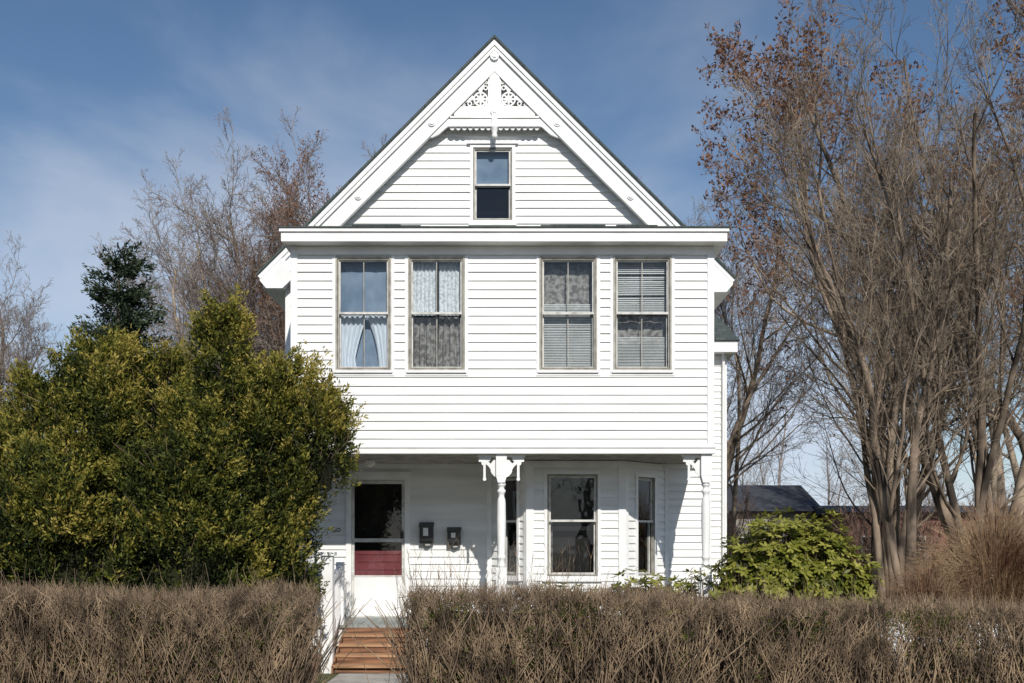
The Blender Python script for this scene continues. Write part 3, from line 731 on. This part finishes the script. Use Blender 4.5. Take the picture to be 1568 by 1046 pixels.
# ------------------------------------------------------------------ hedges
def hedge(name,x0,x1,y0,y1,topf,n_tw,n_long,thin=None):
    e=empty(name); G={}
    rd=random.Random(int(x1*10)+50)
    W=x1-x0
    for i in range(int(W*420)):
        x=rd.uniform(x0+.03,x1-.03); y=rd.uniform(y0+.02,y1-.05) if rd.random()<.4 else y0-.02+abs(rd.gauss(0,.1)); tp=topf(x)*rd.uniform(.55,1.0)
        pts=[(x,y,0)]; dx,dy=rd.gauss(0,.13),rd.gauss(0,.04)
        for j in range(1,5):
            dx+=rd.gauss(0,.09);dy+=rd.gauss(0,.04)
            pts.append((pts[-1][0]+dx*tp*.25*2,pts[-1][1]+dy*tp*.25*2,tp*j/4))
        r0=rd.uniform(.6,1.5)
        G.setdefault((5,3),[]).append((pts,[.008*r0,.007*r0,.006*r0,.0045*r0,.003],0))
    for i in range(int(W*n_tw)):
        u=rd.random(); x=rd.uniform(x0,x1)
        if thin and thin(x)<rd.random(): continue
        tp=topf(x)+.12*mnoise.noise(Vector((x*2.2,0,3)))+.06*mnoise.noise(Vector((x*8,0,3)))
        if u<.50: y=y0+abs(rd.gauss(0,.10)); z=tp*rd.random()**.6
        elif u<.9: y=rd.uniform(y0,y1); z=tp-abs(rd.gauss(0,.09))
        elif u<.95: y=y1-abs(rd.gauss(0,.08)); z=rd.uniform(.1,tp)
        else:
            x=(x0 if rd.random()<.5 else x1)+rd.gauss(0,.05); y=rd.uniform(y0,y1); z=rd.uniform(.1,topf(x))
        g=mnoise.noise(Vector((x*2.6,z*2.6,1.7)))+.6*mnoise.noise(Vector((x*7,z*6,4)))
        if y<(y0+y1)/2:
            if g<-.02 and rd.random()<.78: continue
            y-=.16*g
        Lg=rd.uniform(.08,.30); d=Vector((rd.gauss(0,.5),rd.gauss(-.12 if y<(y0+y1)/2 else .1,.38),rd.uniform(.25,1.2))).normalized()
        p=Vector((x,y,z))-d*Lg*.5; q=p+d*Lg*.5+Vector((rd.gauss(0,.014),rd.gauss(0,.014),rd.gauss(0,.01))); r=q+(d+Vector((rd.gauss(0,.35),rd.gauss(0,.35),.3))).normalized()*Lg*.5
        rr=rd.uniform(.0018,.0036)
        G.setdefault((3,3),[]).append(([tuple(p),tuple(q),tuple(r)],[rr*1.2,rr,rr*.5],0))
    for i in range(int(W*n_long)):
        x=rd.uniform(x0,x1); y=rd.uniform(y0,y1); tp=topf(x)-.1; Lg=rd.uniform(.08,.24)+ (.2 if rd.random()<.10 else 0)
        pts=[(x,y,tp)]; dx,dy=rd.gauss(0,.22),rd.gauss(0,.15)
        for j in range(3): pts.append((pts[-1][0]+dx*Lg/3,pts[-1][1]+dy*Lg/3,pts[-1][2]+Lg/3)); dx+=rd.gauss(0,.15)
        G.setdefault((4,3),[]).append((pts,[.003,.0026,.002,.0013],0))
    V,F,Mi=tubes(G); link(bpy.data.objects.new('twigs',np_mesh('twigs',V,F,['hedge_twig'],midx=Mi)),e)
    M=int(W*520); x=rng.uniform(x0,x1,M); pos=np.stack([x,rng.uniform(y0-.04,y0+.30,M),rng.random(M)**.8*np.array([topf(a) for a in x])*.93],1)
    g=np.array([mnoise.noise(Vector((p[0]*1.3,7,p[2]*1.3))) for p in pos]); k=g>-.03
    pos=pos[k]
    me=leaf_clumps('leaves',pos,rng.normal(size=pos.shape)*.6+np.array([0,-.2,.7]),np.where(rng.random(len(pos))<.2,.95,rng.random(len(pos))*.65),7,.10,.05,.04,.014,'hedge_leaf',spread=.8)
    link(bpy.data.objects.new('leaves',me),e)
    b=B(); nx=int(W*8); pts=[];fs=[]  # near-black core stands in for shade seen through the twigs
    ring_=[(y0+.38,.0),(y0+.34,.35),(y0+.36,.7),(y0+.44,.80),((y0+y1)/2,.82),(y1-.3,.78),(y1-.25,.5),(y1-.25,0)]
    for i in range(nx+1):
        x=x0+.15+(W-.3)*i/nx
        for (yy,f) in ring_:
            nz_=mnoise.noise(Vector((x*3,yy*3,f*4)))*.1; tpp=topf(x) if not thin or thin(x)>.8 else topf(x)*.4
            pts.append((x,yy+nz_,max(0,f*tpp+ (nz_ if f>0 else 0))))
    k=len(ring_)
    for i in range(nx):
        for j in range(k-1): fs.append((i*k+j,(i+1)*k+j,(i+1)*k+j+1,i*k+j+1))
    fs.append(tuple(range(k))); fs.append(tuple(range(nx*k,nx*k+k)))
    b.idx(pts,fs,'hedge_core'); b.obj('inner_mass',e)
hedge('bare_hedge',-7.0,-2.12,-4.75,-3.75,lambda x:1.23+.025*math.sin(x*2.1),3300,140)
hedge('bare_hedge',-1.02,7.2,-4.75,-3.75,lambda x:1.27-.033*max(0,x+1)+.025*math.sin(x*1.7),3300,170,thin=lambda x:1 if x<3.75 else (.35 if x<4.5 else .65))

def sprouts(name,cx,cy,n,h,sp):
    G={}; rd=random.Random(int(cx*100)+900)
    for i in range(n):
        x=cx+rd.gauss(0,sp*.5);y=cy+rd.gauss(0,sp*.3);dx,dy=rd.gauss(0,.12),rd.gauss(0,.1); H=h*rd.uniform(.6,1.08); pts=[(x,y,0)]
        for j in range(6): pts.append((pts[-1][0]+dx*H/6,pts[-1][1]+dy*H/6,pts[-1][2]+H/6)); dx+=rd.gauss(0,.06);dy+=rd.gauss(0,.05)
        G.setdefault((7,3),[]).append((pts,[.004,.0038,.0034,.003,.0026,.002,.0012],0))
        for k in range(5):
            p=pts[rd.randint(3,6)]; l=rd.uniform(.06,.16); a=rd.gauss(0,.5)
            G.setdefault((3,3),[]).append(([p,(p[0]+a*l*.5,p[1]+rd.gauss(0,.03),p[2]+l*.5),(p[0]+a*l,p[1],p[2]+l*1.1)],[.002,.0016,.001],0))
    V,F,Mi=tubes(G); link(bpy.data.objects.new(name,np_mesh(name,V,F,['hedge_twig'],midx=Mi)))
sprouts('bare_shrub',-.75,-3.5,70,1.6,.5)
sprouts('bare_shrub',.45,-3.4,55,1.58,.9)

e=empty('ornamental_grass'); G={}; rd=random.Random(5)
for (cx,cy,rx,zt,n) in ((7.5,1.0,1.6,2.35,4200),(9.3,1.6,1.6,2.9,3600),(6.3,.6,1.0,1.55,1500)):
    for i in range(n):
        a=rd.uniform(0,6.283); s=rd.random()**.6; b0=rd.random()*.55
        x=cx+math.cos(a)*rx*s*b0;y=cy+math.sin(a)*rx*s*b0
        H=zt*(1.05-.5*s*s)*rd.uniform(.6,1.08)
        ox=math.cos(a)*rx*s*(1-b0)+rd.gauss(0,.12); oy=math.sin(a)*rx*s*(1-b0)+rd.gauss(0,.1)
        dr=rd.uniform(0,.30)*H*s
        pts=[(x+ox*t**1.7,y+oy*t**1.7,H*math.sin(min(1.57,t*1.45))-dr*max(0,t-.6)/.4) for t in (0,.2,.4,.6,.8,1.0)]
        G.setdefault((6,3),[]).append((pts,[.005,.0045,.004,.0035,.0025,.0015],0))
V,F,Mi=tubes(G); link(bpy.data.objects.new('stems',np_mesh('stems',V,F,['tan_twig'],midx=Mi)),e)

def lawn_chair(x,y,rot):
    e=empty('lawn_chair',(x,y,0)); e.rotation_euler=(0,0,rot); b=B()
    for i in range(5):
        u=-.25+.105*i
        h=.86-.04*abs(i-2)
        b.idx([(u,.20,.30),(u+.09,.20,.30),(u+.09,.45,h),(u,.45,h),(u,.222,.30),(u+.09,.222,.30),(u+.09,.472,h),(u,.472,h)],[(0,1,2,3),(7,6,5,4),(0,4,5,1),(1,5,6,2),(2,6,7,3),(3,7,4,0)],'chair_plastic')
    for i in range(5): b.box(-.27,.27,-.30+.1*i,-.21+.1*i,.36-.012*i,.38-.012*i,'chair_plastic')
    for sx in (-.32,.27):
        b.box(sx,sx+.05,-.32,-.25,0,.56,'chair_plastic'); b.box(sx,sx+.05,.28,.35,0,.56,'chair_plastic'); b.box(sx-.03,sx+.09,-.36,.38,.562,.59,'chair_plastic')
        b.box(sx+.005,sx+.045,-.249,.279,.26,.34,'chair_plastic')
    b.obj('chair_frame',e)
lawn_chair(4.9,-2.6,.4); lawn_chair(5.9,-2.3,-.3)

# ------------------------------------------------------------------ trees
cfgA=dict(seg=[14,9,6,4,3],kids=[10,8,6,4,0],ang=[(15,38),(20,45),(22,48),(25,50)],len=[(.28,.50),(.35,.6),(.35,.6),(.4,.7)],trop=[.03,.08,.07,.05,.03],wob=[.075,.10,.12,.14,.14],sides=[8,6,4,3,3],t0=[.18,.12,.12,.12])
def mk(c,**k):
    d=dict(c); d.update(k); return d
def multistem(seed,n,H,rad,lean):
    r_=random.Random(seed); out=[]
    for i in range(n):
        a=r_.uniform(0,6.28); out.append(((r_.gauss(0,.22),r_.gauss(0,.2),0),(math.cos(a)*r_.uniform(.03,lean)+r_.gauss(0,.03),math.sin(a)*r_.uniform(.03,lean)*.7,1),H*r_.uniform(.75,1.0),rad*r_.uniform(.6,1.15)))
    return out
treeA,_=tree_mesh('treeA',11,multistem(3,7,12.0,.13,.32),cfgA,['bark_trunk','bark_grey'])
treeB,_=tree_mesh('treeB',23,multistem(9,6,12.8,.15,.30),cfgA,['bark_trunk','bark_grey'])
cfgC=mk(cfgA,ang=[(30,55),(28,50),(25,50),(25,50)],trop=[.02,.09,.07,.04,.02],kids=[20,10,7,4,0],len=[(.40,.58),(.35,.55),(.35,.6),(.4,.7)],t0=[.28,.15,.15,.15],rmin=.006)
treeC,budC=tree_mesh('treeC',5,[((0,0,0),(.02,.03,1),15.5,.24)],cfgC,['bark_grey','bark_red'],budmat='bud_leaf',budn=24000,buds=(.13,.065))
treeE,budE=tree_mesh('treeE',15,[((0,0,0),(.05,.03,1),13,.2),((.1,0,0),(-.16,.03,1),12.5,.16),((.1,0,0),(.2,.1,1),11.5,.13)],mk(cfgC,kids=[13,9,6,4,0],rmin=.008),['bark_grey','bark_red'],budmat='bud_leaf',budn=6000,buds=(.08,.04))
treeD,_=tree_mesh('treeD',8,[((0,0,0),(-.05,.03,1),13.5,.20),((.1,0,0),(.22,.1,1),12.5,.15),((-.1,0,0),(-.2,.1,1),12,.13)],mk(cfgC,kids=[13,9,6,4,0],len=[(.34,.5),(.35,.55),(.35,.6),(.4,.7)],rmin=.008),['bark_grey','bark_far'])
treeL,_=tree_mesh('treeL',18,[((0,0,0),(-.05,.03,1),13,.2),((.1,0,0),(.25,.1,1),11,.14)],mk(cfgC,kids=[11,8,5,0],sides=[5,3,3,3],seg=[8,5,4,3],rmin=.012),['bark_far','bark_far'])
def plant(name,parts,x,y,rot,s,sz=None):
    if len([p for p in parts if p])==1:
        o=bpy.data.objects.new(name,parts[0]); link(o)
    else:
        o=empty(name)
        for nm,p in zip(('trunk_and_branches','buds'),parts):
            if p: link(bpy.data.objects.new(nm,p),o)
    o.location=(x,y,-.05); o.rotation_euler=(0,0,rot); o.scale=(s,s,sz or s)
    return o
plant('bare_tree',[treeA],8.0,6.5,0,1.0)
plant('bare_tree',[treeB],10.3,7.2,0,1.08)
plant('bare_tree',[treeA],13.4,9.0,2.2,1.15)
plant('bare_tree',[treeB],9.6,11.5,2.6,1.0)
plant('bare_maple_tree',[treeC,budC],11.6,16,.5,.98)
plant('bare_maple_tree',[treeC,budC],15.6,18,2.5,1.1)
plant('bare_maple_tree',[treeE,budE],-7.3,22,1.3,1.0)
plant('bare_maple_tree',[treeE,budE],-4.9,25,3.3,1.12)
for x,y,r,s in ((-10.4,21,1,.94),(-8.6,25,3,1.05),(-12.6,27,5,.93),(-16.6,20,2,.72),(-18.8,22,4,.76),(-6.0,28,4,1.16),(-11.4,23,4.4,.88),(-8.9,21.5,5.2,.96),(-9.6,30,2,1.15),(-5.9,23,0,1.05),(-3.9,27,2,1.18),(-15,27,1,.8),(5.2,22,2,.92),(7.4,24,4,1.0),(3.4,26,5,.97),(6.2,27,1,1.08),(19,24,.3,1.3),(9.5,28,1.3,1.1)):
    plant('bare_tree',[treeD],x,y,r,s)
def conifer(name,x,y,h,rad):
    e=empty(name,(x,y,0)); P=[];A=[];T=[]
    rc=random.Random(6)
    for k in range(85):
        t=rc.random()**.9; zz=h*(.3+.7*t); a=rc.uniform(0,6.28); Lb=rad*(1.05-t)**.45*rc.uniform(.4,1.25)
        m_=34; s=rng.random(m_)
        px=np.cos(a)*Lb*s; py=np.sin(a)*Lb*s; pz=zz+.35*s*Lb+rng.normal(size=m_)*.10
        P.append(np.stack([px+rng.normal(size=m_)*.1,py+rng.normal(size=m_)*.1,pz],1)); A.append(np.tile([math.cos(a),math.sin(a),.5],(m_,1))); T.append(.3+.4*s+rng.normal(size=m_)*.2)
    P=np.concatenate(P);A=np.concatenate(A);T=np.concatenate(T)
    link(bpy.data.objects.new('foliage',leaf_clumps('foliage',P,A,T,9,.26,.09,.13,.04,'conifer_leaf')),e)
    b=B(); b.lathe(0,0,[(0,.16),(h*.5,.1),(h*.97,.02)],'bark_dark'); b.obj('trunk',e)
conifer('evergreen_tree',-10.7,13,9.6,1.5)
row=empty('distant_tree_row'); rr=random.Random(3)
for i in range(44):
    o=bpy.data.objects.new('tree',treeL); link(o,row)
    x=-75+150*i/43+rr.uniform(-1.5,1.5); o.location=(x,rr.uniform(48,75),0); s=rr.uniform(.6,.9); o.scale=(s,s,s); o.rotation_euler=(0,0,rr.uniform(0,6))
row2=empty('distant_tree_row')
for i in range(22):
    o=bpy.data.objects.new('tree',treeL); link(o,row2)
    o.location=(-30+60*i/21+rr.uniform(-1.5,1.5),rr.uniform(-42,-32),0); s=rr.uniform(.8,1.1); o.scale=(s,s,s); o.rotation_euler=(0,0,rr.uniform(0,6))
brush=empty('distant_brush')
bm,_=tree_mesh('brushm',77,[((random.gauss(0,.5),random.gauss(0,.5),0),(random.gauss(0,.35),random.gauss(0,.35),1),3.0,.03) for _ in range(9)],mk(cfgA,seg=[6,4,3,3],kids=[9,5,3,0],sides=[4,3,3,3],t0=[.1,.1,.1]),['bark_red','bark_red'])
for i in range(62):
    x=rr.uniform(-30,34); y=rr.uniform(20,34) if rr.random()<.6 else rr.uniform(13,20)
    if y<20 and x<5: continue
    o=bpy.data.objects.new('shrub',bm); link(o,brush)
    o.location=(x,y,0); s=rr.uniform(.8,1.35); o.scale=(s,s,s); o.rotation_euler=(0,0,rr.uniform(0,6))

def bld(name,x0,x1,y0,y1,h,rh,wm,nwin,storeys,wins=True):
    e=empty(name); b=B(); b.box(x0,x1,y0,y1,0,h,wm); b.obj('walls',e)
    b=B(); ym=(y0+y1)/2; o=.5
    b.idx([(x0-o,y0-o,h),(x1+o,y0-o,h),(x1+o,y1+o,h),(x0-o,y1+o,h),(x0-o,ym,h+rh),(x1+o,ym,h+rh)],[(0,1,5,4),(2,3,4,5),(0,4,3),(1,2,5),(0,3,2,1)],'slate_far'); b.obj('roof',e)
    b=B(); F=Frame(0,y0,1,0)
    for k in range(nwin):
        for s_ in range(storeys):
            u=x0+(x1-x0)*(k+.5)/nwin; z=1+2.8*s_
            ringframe(b,F,u-.45,u+.45,z,z+1.3,.06,0,.06,'worn_trim'); b.lbox(F,u-.38,u+.38,z+.08,z+1.2,.0,.02,'interior_dark'); b.lbox(F,u-.38,u+.38,z+.62,z+.66,.02,.05,'worn_trim')
    b.obj('windows',e)
bld('dark_roofed_building',10,15.5,38,46,3.6,1.6,'foundation',4,1)
bld('brick_building',16,29,34,42,3.4,.5,'brick_far',6,1)

# ------------------------------------------------------------------ sky, sun, camera
w=bpy.data.worlds.new('World'); scene.world=w; w.use_nodes=True; nt=w.node_tree; nt.nodes.clear(); L=nt.links
out=N(nt,'ShaderNodeOutputWorld'); bg=N(nt,'ShaderNodeBackground'); bg.inputs['Strength'].default_value=.10
EL,AZM=37.0,169.0
sky=N(nt,'ShaderNodeTexSky'); sky.sky_type='NISHITA'; sky.sun_disc=False; sky.sun_elevation=R(EL); sky.sun_rotation=R(AZM)
sky.air_density=1.0; sky.dust_density=.3; sky.ozone_density=2.0
hs=N(nt,'ShaderNodeHueSaturation'); hs.inputs['Saturation'].default_value=1.10; hs.inputs['Value'].default_value=.95; L.new(sky.outputs[0],hs.inputs['Color'])
tc=N(nt,'ShaderNodeTexCoord'); mp=N(nt,'ShaderNodeMapping'); mp.inputs['Scale'].default_value=(1,1,2.1); mp.inputs['Location'].default_value=(.75,0,.52)
L.new(tc.outputs['Generated'],mp.inputs['Vector'])
nz=N(nt,'ShaderNodeTexNoise'); nz.inputs['Scale'].default_value=2.4; nz.inputs['Detail'].default_value=7; nz.inputs['Roughness'].default_value=.5; nz.inputs['Distortion'].default_value=.25
L.new(mp.outputs[0],nz.inputs['Vector'])
sx=N(nt,'ShaderNodeSeparateXYZ'); L.new(tc.outputs['Generated'],sx.inputs[0])
mr=N(nt,'ShaderNodeMapRange'); mr.inputs['From Min'].default_value=0; mr.inputs['From Max'].default_value=.5; mr.inputs['To Min'].default_value=.21; mr.inputs['To Max'].default_value=-.10
L.new(sx.outputs['Z'],mr.inputs['Value'])
ad=N(nt,'ShaderNodeMath',operation='ADD'); L.new(nz.outputs['Fac'],ad.inputs[0]); L.new(mr.outputs[0],ad.inputs[1])
cr=ramp(nt,[(.43,(0,0,0)),(.76,(.85,.85,.85))]); cr.color_ramp.interpolation='EASE'; L.new(ad.outputs[0],cr.inputs[0])
# clouds: grey-blue thick parts higher up, paler low down
mr2=N(nt,'ShaderNodeMapRange'); mr2.inputs['From Min'].default_value=.12; mr2.inputs['From Max'].default_value=.55; L.new(sx.outputs['Z'],mr2.inputs['Value'])
cc=ramp(nt,[(0,(.62,.70,.84)),(1,(.36,.42,.53))]); L.new(mr2.outputs[0],cc.inputs[0])
vm=N(nt,'ShaderNodeVectorMath',operation='SCALE'); vm.inputs['Scale'].default_value=10.0; L.new(cc.outputs[0],vm.inputs[0])
mx=N(nt,'ShaderNodeMix',data_type='RGBA'); L.new(cr.outputs[0],mx.inputs[0]); L.new(hs.outputs[0],mx.inputs[6]); L.new(vm.outputs[0],mx.inputs[7])
L.new(mx.outputs[2],bg.inputs['Color']); L.new(bg.outputs[0],out.inputs[0])
sd=bpy.data.lights.new('sun','SUN'); sd.energy=4.4; sd.angle=R(.6); sd.color=(1,.955,.88)
so=bpy.data.objects.new('sun',sd); link(so)
az=R(11); d=Vector((-math.sin(az)*math.cos(R(EL)),math.cos(az)*math.cos(R(EL)),-math.sin(R(EL))))
so.rotation_euler=d.to_track_quat('-Z','Y').to_euler(); so.location=(5,-20,20)
cd=bpy.data.cameras.new('camera'); cam=bpy.data.objects.new('camera',cd); link(cam)
cam.location=(0,-15,1.7); cam.rotation_euler=(R(90),0,0); cd.sensor_width=36; cd.lens=36.16; cd.shift_y=.202; cd.clip_start=.1; cd.clip_end=3000
scene.camera=cam
scene.view_settings.view_transform='Standard'; scene.view_settings.look='None'; scene.view_settings.exposure=0
